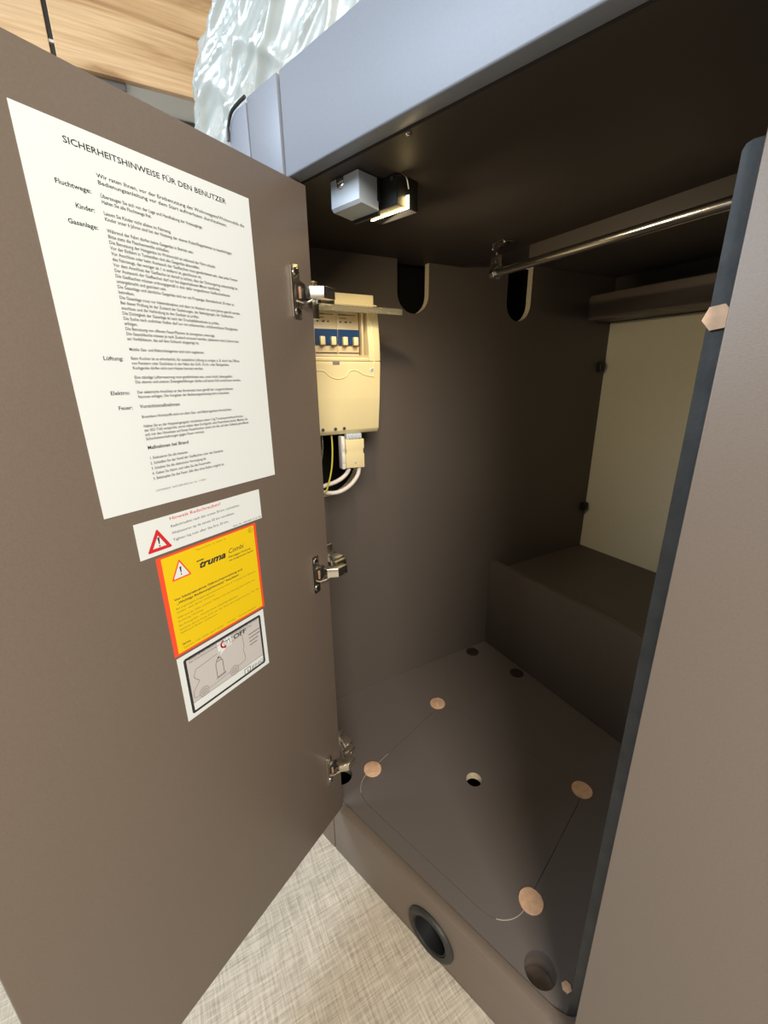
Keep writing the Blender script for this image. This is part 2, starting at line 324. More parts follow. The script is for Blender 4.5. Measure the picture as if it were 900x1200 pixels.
# ------------------------------------------------------------------ door
DT, DB, DW = .225, -.810, .4605
bm = bmesh.new(); box(bm, Dr, (-.003, -.018, DB), (DW, 0, DT), .0012); door = obj('door', bm, M_lam, WR, True)
tag(door, 'opened door leaf carrying the notices')
def screw(bm, c, nrm, r, mi=0):
    disc(bm, c, nrm, r, r*.45, 16, r*.3, mi)
    a = nrm.orthogonal().normalized(); b = nrm.cross(a)
    for d in (a, b):
        m = bmesh.new(); e = nrm.cross(d)
        q = [c + nrm*(r*.47) + d*(r*.55*i) + e*(r*.10*j) for i, j in ((-1, -1), (1, -1), (1, 1), (-1, 1))]
        m.faces.new([m.verts.new(p) for p in q]); merge(bm, m, 1)
for zc in (.103, -.289, -.684):
    def H(s, n, z, zc=zc): return Dr(s, n, z + zc)
    bm = bmesh.new()
    p = [(.0365, -.029), (.0365, .029), (.034, .031), (.024, .031), (.0215, .029), (.0215, .014), (.012, .0105), (.012, -.0105), (.0215, -.014), (.0215, -.029), (.024, -.031), (.034, -.031)]
    prism(bm, H, p, 0, .0022, 'y', .0006); hp = obj('hinge_plate', bm, M_nickel, door, True)
    for dz in (-.0225, .0225):
        bm = bmesh.new(); screw(bm, H(.0285, .0022, dz), ND, .0048); obj('hinge_screw', bm, [M_chrome, M_black], door, True)
    bm = bmesh.new(); box(bm, H, (.0105, .0005, -.0085), (.030, .0035, .0085), .001, 1); box(bm, H, (.0245, .0034, -.008), (.027, .0065, .006), .0006, 2)
    tube(bm, [H(.029, .003, -.0105), H(.024, .007, -.0125), H(.018, .010, -.0115), H(.013, .015, -.008), H(.006, .020, -.004)], .0013, 8)
    obj('hinge_cup', bm, [M_nickel, M_black, M_copper], door, True)
    bm = bmesh.new(); prism(bm, lambda a, b_, c: H(a, c, b_), [(.016, .005), (.018, .015), (.007, .028), (-.013, .030), (-.013, .018), (.002, .014), (.008, .004)], -.0072, .0072, 'y', .0009)
    obj('hinge_arm', bm, M_nickel, door, True)
    bm = bmesh.new(); box(bm, W, (-.030, .024, zc-.007), (-.004, .040, zc+.007), .0012); box(bm, W, (-.0035, .010, zc-.0095), (.0085, .034, zc+.0075), .0014); box(bm, W, (-.030, .020, zc-.024), (-.026, .034, zc+.024), .001)
    screw(bm, W(.0085, .024, zc), Vector((1, 0, 0)), .0022, 0); obj('hinge_base', bm, [M_nickel, M_black], door, True)

# ------------------------------------------------------------------ notices on the door
class Sheet:
    """a flat printed sheet on the door; 2-D positions are door coordinates (s, z)"""
    def __init__(self, name, s0, s1, z0, z1, label, cat, m):
        self.root = empty(name, Dr((s0+s1)/2, 0, z1), label, cat)
        bm = bmesh.new(); box(bm, Dr, (s1, .0001, z1), (s0, .0006, z0)); obj('backing', bm, m, self.root); self.L = {}
    def layer(self, name, m, lv):
        if name not in self.L: self.L[name] = (bmesh.new(), m, .0006 + .00012*lv)
        return self.L[name]
    def poly(self, name, m, lv, pts):
        b, _, n = self.layer(name, m, lv); f = b.faces.new([b.verts.new(Dr(p[0], n, p[1])) for p in pts]); f.normal_update()
        if f.normal.dot(ND) < 0: f.normal_flip()
    def line(self, name, m, lv, pts, wd, closed=False):
        if closed: pts = list(pts) + [pts[0]]
        for a, c in zip(pts[:-1], pts[1:]):
            d = Vector((c[0]-a[0], c[1]-a[1])); 
            if d.length < 1e-6: continue
            d.normalize(); e = Vector((-d.y, d.x))*wd/2; x = d*wd*.3
            self.poly(name, m, lv, [(a[0]+e.x-x.x, a[1]+e.y-x.y), (a[0]-e.x-x.x, a[1]-e.y-x.y), (c[0]-e.x+x.x, c[1]-e.y+x.y), (c[0]+e.x+x.x, c[1]+e.y+x.y)])
    def text(self, name, m, lv, txt, s, z, size, width=None, xs=1.0, align='L', shear=0.0, bold=0.0, maxw=None):
        cu = bpy.data.curves.new('t', 'FONT'); cu.body = txt; cu.size = 1; cu.resolution_u = 2; cu.offset = bold; cu.shear = shear
        to = bpy.data.objects.new('t', cu); COL.objects.link(to); bpy.context.view_layer.update()
        me = bpy.data.meshes.new_from_object(to.evaluated_get(bpy.context.evaluated_depsgraph_get()))
        wd = max((v.co.x for v in me.vertices), default=1)
        k = size*xs
        if width: k = width/wd
        if maxw and wd*k > maxw: k = maxw/wd
        s0 = s if align == 'L' else s + wd*k
        b, _, n = self.layer(name, m, lv)
        for v in me.vertices: v.co = Dr(s0 - v.co.x*k, n, z + v.co.y*size)
        t = bmesh.new(); t.from_mesh(me); 
        for f in t.faces:
            f.normal_update()
            if f.normal.dot(ND) < 0: f.normal_flip()
        t.to_mesh(me); t.free(); b.from_mesh(me)
        bpy.data.objects.remove(to); bpy.data.curves.remove(cu); bpy.data.meshes.remove(me)
    def done(self):
        for nme, (b, m, n) in self.L.items():
            o = obj(nme, b, m, self.root)
            if nme in ('printed_text', 'small_print', 'light_wordmark', 'line_drawing', 'valve_sketch'): o['kind'] = 'stuff'

P = Sheet('safety_notice', .2995, .0920, .1845, -.119, 'large white sheet of printed safety instructions at the top of the door', 'notice', M_pap)
T = lambda t, s, z, size, **k: P.text('printed_text', M_ink, 1, t, s, z, size, **k)
T('SICHERHEITSHINWEISE FÜR DEN BENUTZER', .2693, .1708, .0062, width=.1463, bold=.012)
T('Wir raten Ihnen, vor der Erstbenutzung des Wohnwagens/Wohnmobils die', .2492, .1550, .0040, width=.1471, bold=.012)
T('Bedienungsanleitung vor dem Start aufmerksam durchzulesen.', .2492, .1502, .0040, width=.1241, bold=.012)
SZ, XS = .0037, .90
def lines(z, ls, dz=.00414, s=.2490):
    for i, l in enumerate(ls): T(l, s, z - i*dz - .0010, SZ, xs=XS, maxw=.1490, bold=.014)
for t, z, wd in (('Fluchtwege:', .1430, .0250), ('Kinder:', .1300, .0138), ('Gasanlage:', .1180, .0216), ('Lüftung:', .0180, .0166), ('Elektro:', -.0110, .0166), ('Feuer:', -.0240, .0124)):
    T(t, .2558, z - .0012, .0047, align='R', width=wd, bold=.016)
lines(.1422, ['Überzeugen Sie sich von der Lage und Handhabung der Notausgänge.', 'Halten Sie alle Fluchtwege frei.'])
lines(.1302, ['Lassen Sie Kinder nicht alleine im Fahrzeug.', 'Kinder unter 6 Jahren sind bei der Nutzung der oberen Kojen/Etagenbetten zu beaufsichtigen.'])
lines(.1178, ['Während der Fahrt dürfen keine Gasgeräte in Betrieb sein.', 'Bitte stets die Flaschenventile schließen.',
 'Die Benutzung der Heizgeräte im Wohnmobil ist während der Fahrt erlaubt.', 'Vor der Einfahrt in Tankstellen sind alle Gasgeräte abzustellen.',
 'Vor Anschluss oder beim Austausch der Gasflaschen muss gewährleistet sein, dass jedes Fenster', 'des Fahrzeugs, das weniger als 1 m entfernt ist, geschlossen ist.',
 'Vor dem Anschluss der Gasflasche ist darauf zu achten, dass der Dichtungsring unbeschädigt ist.', 'Der Austausch der Gasflaschen darf nur bei abgeschaltetem Motor stattfinden.',
 'Die Gasflaschen müssen ordnungsgemäß in dem dafür vorgesehenen Gasflaschenkasten', 'untergebracht und gesichert sein.',
 'Die Gasanlage und sämtliche Gasgeräte sind nur mit Propangas, Betriebsdruck 30 mbar zu', 'betreiben.',
 'Die Gasanlage muss vor Inbetriebnahme und dann im Abstand von zwei Jahren geprüft werden.', 'Bei dieser Prüfung ist der Zustand der Gasleitungen, der Befestigungen, der Gasflaschen-',
 'anschluss und die Verbindung zu den Geräten zu prüfen.', 'Die Dichtigkeit der Gasanlage ist nach der Druckabfallmethode zu prüfen.',
 'Die Suche nach undichten Stellen darf nur mit schäumenden, nichtbrennbaren Flüssigkeiten', 'erfolgen.', 'Die Benutzung von offenem Feuer/Flamme ist strengstens untersagt.',
 'Die Gasschläuche müssen je nach Zustand erneuert werden, spätestens nach 5 Jahren bzw.', 'am Verfalldatum, das auf dem Schlauch eingeprägt ist.'])
lines(.0262, ['Mobile Gas- und Elektroheizgeräte sind nicht zugelassen.'])
lines(.0187, ['Beim Kochen ist es erforderlich, für zusätzliche Lüftung zu sorgen, z. B. durch das Öffnen', 'von Fenstern oder Dachluken in der Nähe des Grill-, Koch- oder Backgerätes.', 'Kochgeräte dürfen nicht zum Heizen benutzt werden.'])
lines(.0024, ['Eine ständige Lufterneuerung muss gewährleistet sein, sonst droht Lebensgefahr.', 'Die oberen und unteren Zwangsbelüftungen dürfen auf keinen Fall verschlossen werden.'])
lines(-.0107, ['Der elektrische Anschluss an das Stromnetz muss gemäß der vorgeschriebenen', 'Normen erfolgen. Die Vorgaben der Bedienungsanleitung sind zu beachten.'])
T('Vorsichtsmaßnahmen', .2490, -.0248, .0046, width=.0400, bold=.016)
lines(-.0329, ['Brennbare Werkstoffe sind von allen Gas- und Elektrogeräten fernzuhalten.'])
lines(-.0415, ['Halten Sie an der Haupteingangstür mindestens einen 1 kg Trockenpulverfeuerlöscher,', 'der ISO 7165 entspricht, sowie neben dem Kochgerät, eine Feuerdecke bereit. Machen Sie', 'sich mit den Hinweisen auf Ihrem Feuerlöscher sowie mit den auf dem Gelände getroffenen', 'Sicherheitsvorkehrungen gegen Feuer vertraut.'], dz=.0040)
T('Maßnahmen bei Brand', .2490, -.0632, .0046, width=.0430, bold=.022)
lines(-.0719, ['1. Evakuieren Sie alle Insassen.', '2. Schließen Sie das Ventil der Gasflaschen oder des Gastanks.', '3. Schalten Sie die elektrische Versorgung ab.', '4. Geben Sie Alarm und rufen Sie die Feuerwehr.', '5. Bekämpfen Sie das Feuer, falls dies ohne Risiko möglich ist.'], dz=.00505)
T('COPYRIGHT 10/07.2009 EHG Art. Nr. 1114071', .2488, -.1052, .0026, width=.0565)
P.done()

def warn(S, sl, sr, zb, zt, mred, wband, lv=1):
    c = (sl+sr)/2; hgt = zt-zb
    def tri(k):
        cz = zb + hgt/3; return [(c + (sl-c)*k, cz + (zb-cz)*k), (c + (sr-c)*k, cz + (zb-cz)*k), (c, cz + (zt-cz)*k)]
    t = tri(1); r = .0016; out = []
    for i in range(3):
        p = Vector(t[i]); a = (Vector(t[i-1])-p).normalized(); b = (Vector(t[(i+1) % 3])-p).normalized()
        out += [tuple(p + a*r*1.2), tuple(p + (a+b)*r*.35), tuple(p + b*r*1.2)]
    S.poly('warning_triangle', mred, lv, out); S.poly('triangle_field', M_pap, lv+1, tri(1-wband))
    cz = zb + hgt/3
    S.poly('exclamation_mark', M_ink, lv+2, [(c+.0011, cz+hgt*.27), (c-.0011, cz+hgt*.27), (c-.0005, cz-hgt*.03), (c+.0005, cz-hgt*.03)])
    S.poly('exclamation_mark', M_ink, lv+2, [(c+.0007, cz-hgt*.09), (c-.0007, cz-hgt*.09), (c-.0007, cz-hgt*.15), (c+.0007, cz-hgt*.15)])
S2 = Sheet('wheel_bolt_sticker', .2763, .1210, -.1320, -.1697, 'narrow white sticker with red warning triangle below the large sheet', 'sticker', M_pap)
warn(S2, .2685, .2420, -.1655, -.1420, M_red, .46)
S2.text('red_heading', M_red, 1, 'Hinweis Radschrauben!', .2405, -.1375, .0050, width=.062, bold=.006)
for i, t in enumerate(('Radschrauben nach den ersten 50 km nachziehen.', 'Wielmoeren op de eerste 50 km natrekken.', 'Tighten lug nuts after the first 50 km.')):
    S2.text('printed_text', M_ink, 1, t, .2405, -.1455 - i*.0076, .0041, width=(.088, .079, .070)[i])
S2.text('printed_text', M_ink, 1, 'Henr. Nr. 10813047 12.16. DB', .1655, -.1683, .0030, width=.043)
S2.done()

S3 = Sheet('yellow_heater_sticker', .2618, .1325, -.1730, -.2918, 'yellow sticker with orange-red border and small black print', 'sticker', M_redb)
S3.poly('yellow_field', M_yel, 1, [(.2570, -.1752), (.1362, -.1752), (.1362, -.2893), (.2570, -.2893)])
warn(S3, .2500, .2265, -.2040, -.1815, M_redb, .22, 2)
S3.text('heavy_wordmark', M_ink, 2, 'truma', .2170, -.2015, .0115, width=.036, shear=.35, bold=.035)
S3.line('heavy_wordmark', M_ink, 2, [(.2185, -.1925), (.2100, -.1925)], .0012)
S3.text('light_wordmark', M_ink, 2, 'Combi', .1775, -.1985, .0080, width=.0235, shear=.3)
S3.text('light_wordmark', M_ink, 2, 'Flüssiggas-Heizung', .1775, -.2040, .0030, width=.0330, bold=.01)
S3.text('light_wordmark', M_ink, 2, 'mit integriertem Boiler', .1775, -.2085, .0030, width=.0370, bold=.01)
S3.text('small_print', M_ink2, 2, 'Typenschild 10 10057 A', .2180, -.1800, .0026, width=.040)
S3.line('light_wordmark', M_ink, 2, [(.1415+.0030*math.cos(a*.5236), -.1800+.0030*math.sin(a*.5236)) for a in range(12)], .0004, True)
S3.text('light_wordmark', M_ink, 2, 'R', .1428, -.1815, .0038)
S3.text('light_wordmark', M_ink, 2, 'Vor Inbetriebnahme Gebrauchsanweisung und', .2510, -.2265, .0036, width=.0900, bold=.02)
S3.text('light_wordmark', M_ink, 2, '„Wichtige Bedienungshinweise“ beachten!', .2490, -.2315, .0036, width=.0820, bold=.02)
for t, z, wd in (('Bei ungünstigem Umgebungstemperaturen unter 4 °C besteht bei Stillstand', -.2372, .109), ('Gefahr, dass Boiler einfriert.', -.2418, .0480),
                 ('Während der Fahrt und beim Tanken muss die Heizung abgeschaltet sein.', -.2480, .108), ('Achtung Heizung.', -.2526, .0310),
                 ('Bei Frostgefahr, Wasserinhalt unbedingt ablassen!', -.2580, .0790), ('Schäden durch Frost sind von der Garantie ausgeschlossen. Nur bei', -.2630, .1120), ('Stillstand Boiler entleeren.', -.2672, .0480)):
    S3.text('small_print', M_ink2, 2, t, .2510, z, .0031, width=wd, bold=.004)
S3.text('light_wordmark', M_ink, 2, 'Service', .2510, -.2815, .0034, bold=.02)
S3.text('small_print', M_ink2, 2, 'Telefon +49 (0)89 4617-2020    Telefax    Service-Hotline', .2510, -.2862, .0030, width=.1040)
S3.done()

S4 = Sheet('gas_shutoff_sticker', .2605, .1360, -.2945, -.3800, 'white sticker with black frame and a line drawing of a motorhome', 'sticker', M_pap)
def fr4(s, z, m): return [(.2540-m, -.2995-m), (.1420+m, -.2995-m), (.1420+m, -.3745+m), (.2540-m, -.3745+m)]
def rr(m, r=.003):
    x0, x1, z0, z1 = .1420+m, .2540-m, -.3745+m, -.2995-m
    return arcpts(x1-r, z0+r, r, -90, 0, 4) + arcpts(x1-r, z1-r, r, 0, 90, 4) + arcpts(x0+r, z1-r, r, 90, 180, 4) + arcpts(x0+r, z0+r, r, 180, 270, 4)
S4.poly('black_frame', M_ink, 1, rr(0)); S4.poly('white_field', M_pap, 2, rr(.0032, .0010)); S4.poly('grey_field', M_pgrey, 3, [(.2508, -.3027), (.1452, -.3027), (.1452, -.3605), (.2508, -.3605)])
S4.line('line_drawing', M_ink3, 4, [(.2521, -.3605), (.1439, -.3605)], .0006)
def q(x, y): return (.2521 - x, -.3605 + y)             # mm grid inside the grey field
mh = [(.003, .007), (.004, .014), (.013, .024), (.008, .030), (.007, .033), (.010, .040), (.012, .041), (.015, .041), (.040, .0435)]
S4.line('line_drawing', M_ink3, 4, [q(*p) for p in mh], .0006)
S4.line('line_drawing', M_ink3, 4, [q(.056, .046), q(.074, .0495), q(.078, .048), q(.079, .030), q(.0775, .029), q(.0775, .022), q(.079, .016), q(.078, .010), q(.066, .0085)], .0006)
S4.line('line_drawing', M_ink3, 4, [q(.003, .007), q(.005, .0045), q(.010, .0045)], .0005)
S4.line('line_drawing', M_ink3, 4, [q(.024, .0055), q(.055, .0080)], .0005)
for cx in (.0165, .0605):
    for r in (.0062, .0038, .0016): S4.line('line_drawing', M_ink3, 4, [q(cx + r*math.cos(i*.3927), .0058 + r*math.sin(i*.3927)) for i in range(16)], .0006, True)
S4.line('line_drawing', M_ink3, 4, [q(.036, .012), q(.036, .030), q(.0375, .033), q(.0445, .0335), q(.046, .031), q(.046, .0125)], .0009, True)
S4.line('line_drawing', M_ink3, 4, [q(.038, .033), q(.038, .036), q(.044, .0365), q(.044, .033)], .0008); S4.poly('line_drawing', M_ink3, 4, [q(.0395, .0365), q(.0425, .0365), q(.0425, .039), q(.0395, .039)])
S4.line('line_drawing', M_ink3, 4, [q(.0345, .0105), q(.0475, .0115), q(.0475, .014)], .0009)
S4.poly('callout', M_pap, 4, [q(.042, .0575), q(.062, .0575), q(.062, .0445), q(.0545, .0445), q(.0435, .0390), q(.0460, .0445), q(.042, .0445)])
S4.line('red_arrow', M_red, 5, [q(.0515 + .0045*math.cos(math.radians(a)), .0510 + .0045*math.sin(math.radians(a))) for a in range(100, 290, 15)], .0022)
S4.poly('red_arrow', M_red, 5, [q(.0515, .0488), q(.0550, .0458), q(.0512, .0440)])
S4.line('valve_sketch', M_ink3, 5, [q(.0535 + .0028*math.cos(i*.7854), .0513 + .0028*math.sin(i*.7854)) for i in range(8)], .0006, True)
S4.line('valve_sketch', M_ink3, 5, [q(.0535, .0513), q(.0590, .0540), q(.0600, .0480)], .0008)
S4.text('bold_word', M_ink, 5, 'OFF', .1868, -.3120, .0088, width=.0195, bold=.02)
S4.text('printed_text', M_ink, 5, 'Während der Fahrt müssen die Ventile der Gasflasche geschlossen sein, wenn keine', .2480, -.3040, .0026, width=.1000)
S4.text('printed_text', M_ink, 5, 'Gas-Sicherheitseinrichtung vorhanden ist. Bei Betrieb der Heizung', .2480, -.3076, .0026, width=.0900)
for i in range(4): S4.line('printed_text', M_ink, 5, [(.1640, -.3185 - i*.0052), (.1640 - (.0180, .0175, .0140, .0120)[i], -.3178 - i*.0052)], .0009)
S4.line('maker_emblem', M_ink3, 5, [(.1775, -.3715), (.1770, -.3640), (.1680, -.3640), (.1680, -.3700), (.1725, -.3700), (.1725, -.3665)], .0010)
S4.text('maker_emblem', M_ink3, 5, 'EHG', .1665, -.3706, .0075, width=.0220, shear=.2)
S4.done()

# ------------------------------------------------------------------ fuse box on the left wall
FB = empty('fuse_box', Uv(.10, -.297, -.11), 'ivory plastic fuse box with blue breakers on the inside wall', 'fuse box')
U0_, U1_ = -.002, .2005
prof = [(-.108, -.197), (-.100, -.191), (-.04, -.184), (.02, -.180), (.028, -.1795)]
def loft(bm, prof, u0, u1, vb=-.290, mi=0):
    m = bmesh.new(); a = []; b = []
    pr = [(prof[0][0], vb)] + prof + [(prof[-1][0], vb)]
    A_ = [m.verts.new(Uv(u0, v, z)) for z, v in pr]; B_ = [m.verts.new(Uv(u1, v, z)) for z, v in pr]; n = len(pr)
    m.faces.new(A_); m.faces.new(B_[::-1])
    for i in range(n): m.faces.new((A_[i], B_[i], B_[(i+1) % n], A_[(i+1) % n]))
    bmesh.ops.recalc_face_normals(m, faces=m.faces)
    bmesh.ops.bevel(m, geom=m.edges[:], offset=.002, segments=2, affect='EDGES', profile=.5); merge(bm, m, mi)
bm = bmesh.new(); loft(bm, prof, U0_, U1_); obj('lower_cover', bm, M_box, FB, True)
bm = bmesh.new(); prof2 = [(.0284, -.1795), (.06, -.1805), (.12, -.1875), (.1285, -.190)]
loft(bm, prof2, .176, U1_); loft(bm, prof2, U0_, .058); loft(bm, [(.0284, -.1795), (.036, -.1797)], .0582, .1758); loft(bm, [(.117, -.1872), (.1285, -.190)], .0582, .1758)
obj('upper_cover', bm, M_box, FB, True)
bm = bmesh.new(); box(bm, Uv, (U0_+.01, -.2955, .129), (.1985, -.200, .1465), .0015); obj('box_back', bm, M_box, FB, True)
bm = bmesh.new(); box(bm, Uv, (U0_, -.2960, -.105), (U1_-.001, -.2905, .128), .001); obj('mounting_plate', bm, M_box, FB, True)
for i in range(2):
    bm = bmesh.new(); screw(bm, Uv(.128 + i*.014, -.215, .1465), Z, .0042); obj('top_screw', bm, [M_white, M_ink3], FB, True)
# breakers
for k in range(2):
    a = .073 + k*.0445 - .0
    br = bmesh.new(); box(br, Uv, (a, -.240, .0375), (a+.0440, -.1925, .116), .0008); bo = obj('breaker', br, M_box2, FB, True)
    b = bmesh.new(); box(b, Uv, (a+.0005, -.1924, .0565), (a+.0435, -.1885, .0835), .0008); obj('blue_band', b, M_blue, bo)
    for j in range(2):
        u = a + .0115 + j*.0215
        b = bmesh.new(); box(b, Uv, (u-.0046, -.1884, .0560), (u+.0046, -.1800, .0705), .0012); obj('lever', b, M_box, bo, True)
    b = bmesh.new(); box(b, Uv, (a+.001, -.1924, .0425), (a+.0430, -.1910, .0440)); obj('label_line', b, M_ink, bo)
    b = bmesh.new()
    def lab(u, z, wd, h): box(b, Uv, (u, -.1924, z), (u+wd, -.1920, z+h))
    x = a + .003
    for t in range(6): lab(x, .1075, .0024, .0022); x += .0030
    lab(x, .1078, .017, .0012)
    for t in range(5): lab(a+.005 + t*.003, .1020, .0020, .0016)
    for t in range(3): lab(a+.006 + t*.010, .0950, .0030 if t != 1 else .0050, .0026)
    obj('label_print', b, M_ink, bo)
bm = bmesh.new()
for z0, z1, a, b in ((.0365, .0385, .0585, .1755), (.1155, .1170, .0585, .1755)): box(bm, Uv, (a, -.1925, z0), (b, -.1815, z1), .0004)
box(bm, Uv, (.1625, -.1930, .0375), (.1660, -.1810, .1165), .0006); obj('window_bezel', bm, M_box2, FB, True)
bm = bmesh.new(); box(bm, Uv, (.1005, -.1830, .0225), (.1140, -.1782, .0275), .0006); obj('latch', bm, M_ink3, FB)
def covv(z):
    for (z0, v0), (z1, v1) in zip(prof[:-1], prof[1:]):
        if z0 <= z <= z1: return v0 + (v1-v0)*(z-z0)/(z1-z0)
    return -.1795
bm = bmesh.new(); path = [(.060, .012), (.082, .011), (.094, .002), (.110, -.003), (.126, .001), (.136, .011), (.150, .011), (.165, .004), (.186, .000)]
tube(bm, [Uv(u, covv(z) + .0002, z) for u, z in path], .0012, 6); tube(bm, [Uv(.186, covv(-.0) + .0002, .0), Uv(.1860, -.1792, .03), Uv(.184, -.1840, .095), Uv(.178, -.188, .121)], .0010, 6)
obj('moulded_ridge', bm, M_box, FB, True)
bm = bmesh.new(); screw(bm, Uv(.1815, covv(.013), .013), V, .0036); obj('cover_screw', bm, [M_grey, M_black], FB, True)
for u in (.078, .104, .1225):
    bm = bmesh.new(); disc(bm, Uv(u, covv(-.096) - .001, -.096), V, .0036, .0025, 16, .0006); disc(bm, Uv(u, covv(-.096) + .0016, -.096), V, .0020, .0004, 12, 0, 1); obj('blanking_plug', bm, [M_ink3, M_black], FB, True)
bm = bmesh.new()
m = bmesh.new(); q8 = [(.055, -.186, .126), (.180, -.186, .126), (.232, -.150, .118), (.055, -.150, .118)]
lid_a = [m.verts.new(Uv(*p)) for p in q8]; lid_b = [m.verts.new(Uv(p[0], p[1], p[2] - (.0100 if i > 1 else .0020))) for i, p in enumerate(q8)]
m.faces.new(lid_a); m.faces.new(lid_b[::-1])
for i in range(4): m.faces.new((lid_a[i], lid_b[i], lid_b[(i+1) % 4], lid_a[(i+1) % 4]))
bmesh.ops.recalc_face_normals(m, faces=m.faces); merge(bm, m); obj('clear_lid', bm, M_clear, FB)

PL = empty('cable_connector', Uv(.145, -.20, -.178), 'ivory plug connector hanging under the fuse box', 'connector')
p = [(.124, -.176), (.1645, -.178), (.1645, -.150), (.1625, -.147), (.1625, -.140), (.1645, -.137), (.1645, -.1195), (.124, -.1185), (.124, -.137), (.1255, -.140), (.1255, -.147), (.124, -.150)]
bm = bmesh.new(); prism(bm, lambda x, y, z: Uv(x, y, z), p, -.208, -.189, 'y', .0008); obj('plug_body', bm, M_box, PL, True)
bm = bmesh.new(); box(bm, Uv, (.128, -.206, -.1185), (.161, -.192, -.1078), .001); 
for i in range(4): box(bm, Uv, (.132 + i*.007, -.192, -.117), (.136 + i*.007, -.1895, -.110), .0003)
obj('clear_socket', bm, M_grey, PL, True)
bm = bmesh.new(); box(bm, Uv, (.1165, -.210, -.178), (.1235, -.192, -.112), .0012); box(bm, Uv, (.1175, -.192, -.165), (.1225, -.190, -.150), .0006); box(bm, Uv, (.1175, -.192, -.140), (.1225, -.190, -.125), .0006); obj('clear_side_clip', bm, M_white, PL, True)
bm = bmesh.new(); screw(bm, Uv(.1440, -.189, -.166), V, .0024); obj('plug_screw', bm, [M_grey, M_black], PL, True)

bm = bmesh.new(); tube(bm, [Uv(.156, -.198, -.179), Uv(.150, -.196, -.196), Uv(.131, -.194, -.214), Uv(.105, -.194, -.224), Uv(.080, -.205, -.224), Uv(.05, -.24, -.215), Uv(.035, -.32, -.205), Uv(.03, -.352, -.20)], .0044, 12)
tag(obj('power_cable', bm, M_cable, None, True), 'thick white cable curving lowest out of the plug connector', 'cable')
bm = bmesh.new(); tube(bm, [Uv(.134, -.199, -.179), Uv(.127, -.200, -.190), Uv(.112, -.202, -.201), Uv(.090, -.208, -.209), Uv(.062, -.220, -.212), Uv(.038, -.30, -.190), Uv(.03, -.352, -.18)], .0043, 12)
o = tag(obj('power_cable', bm, M_cable, None, True), 'shorter white cable curving inside the lower one under the connector', 'cable')
bm = bmesh.new(); tube(bm, [Uv(.101, -.205, -.108), Uv(.100, -.202, -.140), Uv(.095, -.199, -.175), Uv(.085, -.196, -.205), Uv(.074, -.196, -.222), Uv(.05, -.25, -.235), Uv(.04, -.35, -.235)], .0016, 8)
tag(obj('earth_wire', bm, M_yg, None, True), 'thin yellow-green wire hanging below the fuse box', 'wire')
bm = bmesh.new(); tube(bm, [Uv(.081, -.205, -.108), Uv(.080, -.203, -.135), Uv(.073, -.203, -.165), Uv(.06, -.22, -.190), Uv(.045, -.30, -.20), Uv(.04, -.35, -.20)], .0014, 8)
tag(obj('sensor_wire', bm, M_clear, None, True), 'thin pale wire at the door side below the fuse box', 'wire')

# ------------------------------------------------------------------ wardrobe lamp under the ceiling
LP = empty('wardrobe_lamp', W(.04, .07, .2395), 'small grey box lamp with glowing LED strip under the wardrobe ceiling', 'lamp')
bm = bmesh.new(); prism(bm, lambda x, y, z: W(y, x, z), [(.043, .2385), (.043, .2085), (.0465, .2050), (.078, .2030), (.078, .2385)], -.001, .052, 'y', .0016); lb = obj('battery_box', bm, M_grey, LP, True)
bm = bmesh.new(); disc(bm, W(.019, .0432, .2320), Vector((0, -1, 0)), .0065, .0012, 20, .0004); box(bm, W, (.0125, .0415, .2320), (.0255, .0428, .2385), .0005); obj('push_tab', bm, M_chrome, lb, True)
bm = bmesh.new(); box(bm, W, (.0522, .0745, .2130), (.0535, .0795, .2380)); box(bm, W, (.004, .0782, .199), (.050, .083, .2060), .001); obj('shadow_gap_trim', bm, M_black, LP)
bm = bmesh.new(); box(bm, W, (.012, .0835, .2055), (.078, .125, .2385), .001); obj('black_housing', bm, M_black, LP)
bm = bmesh.new(); box(bm, W, (.016, .0995, .2036), (.079, .1012, .2052), .0006); box(bm, W, (.0785, .0995, .2036), (.0832, .1012, .2180), .0006); obj('led_strip', bm, M_led, LP)
bm = bmesh.new(); tube(bm, [W(.080, .090, .2390), W(.0860, .092, .2330), W(.0845, .098, .2235)], .0016, 8); disc(bm, W(.070, .0833, .2350), Vector((0, -1, 0)), .003, .001, 12, 0); obj('clip', bm, M_chrome, LP, True)
bm = bmesh.new(); screw(bm, W(.143, .028, .2395), -Z, .0035); tag(obj('ceiling_screw', bm, [M_chrome, M_black], None, True), 'small screw in the wardrobe ceiling right of the lamp', 'screw')
d = bpy.data.lights.new('led_light', 'AREA'); d.shape = 'RECTANGLE'; d.size = .065; d.size_y = .008; d.energy = 1.25; d.color = (1.0, 0.80, 0.52); d.spread = math.radians(170)
lo = bpy.data.objects.new('led_light', d); COL.objects.link(lo); lo.location = W(.047, .101, .1985)
lo.rotation_euler = Vector((0.25, .75, -.85)).to_track_quat('-Z', 'Y').to_euler()

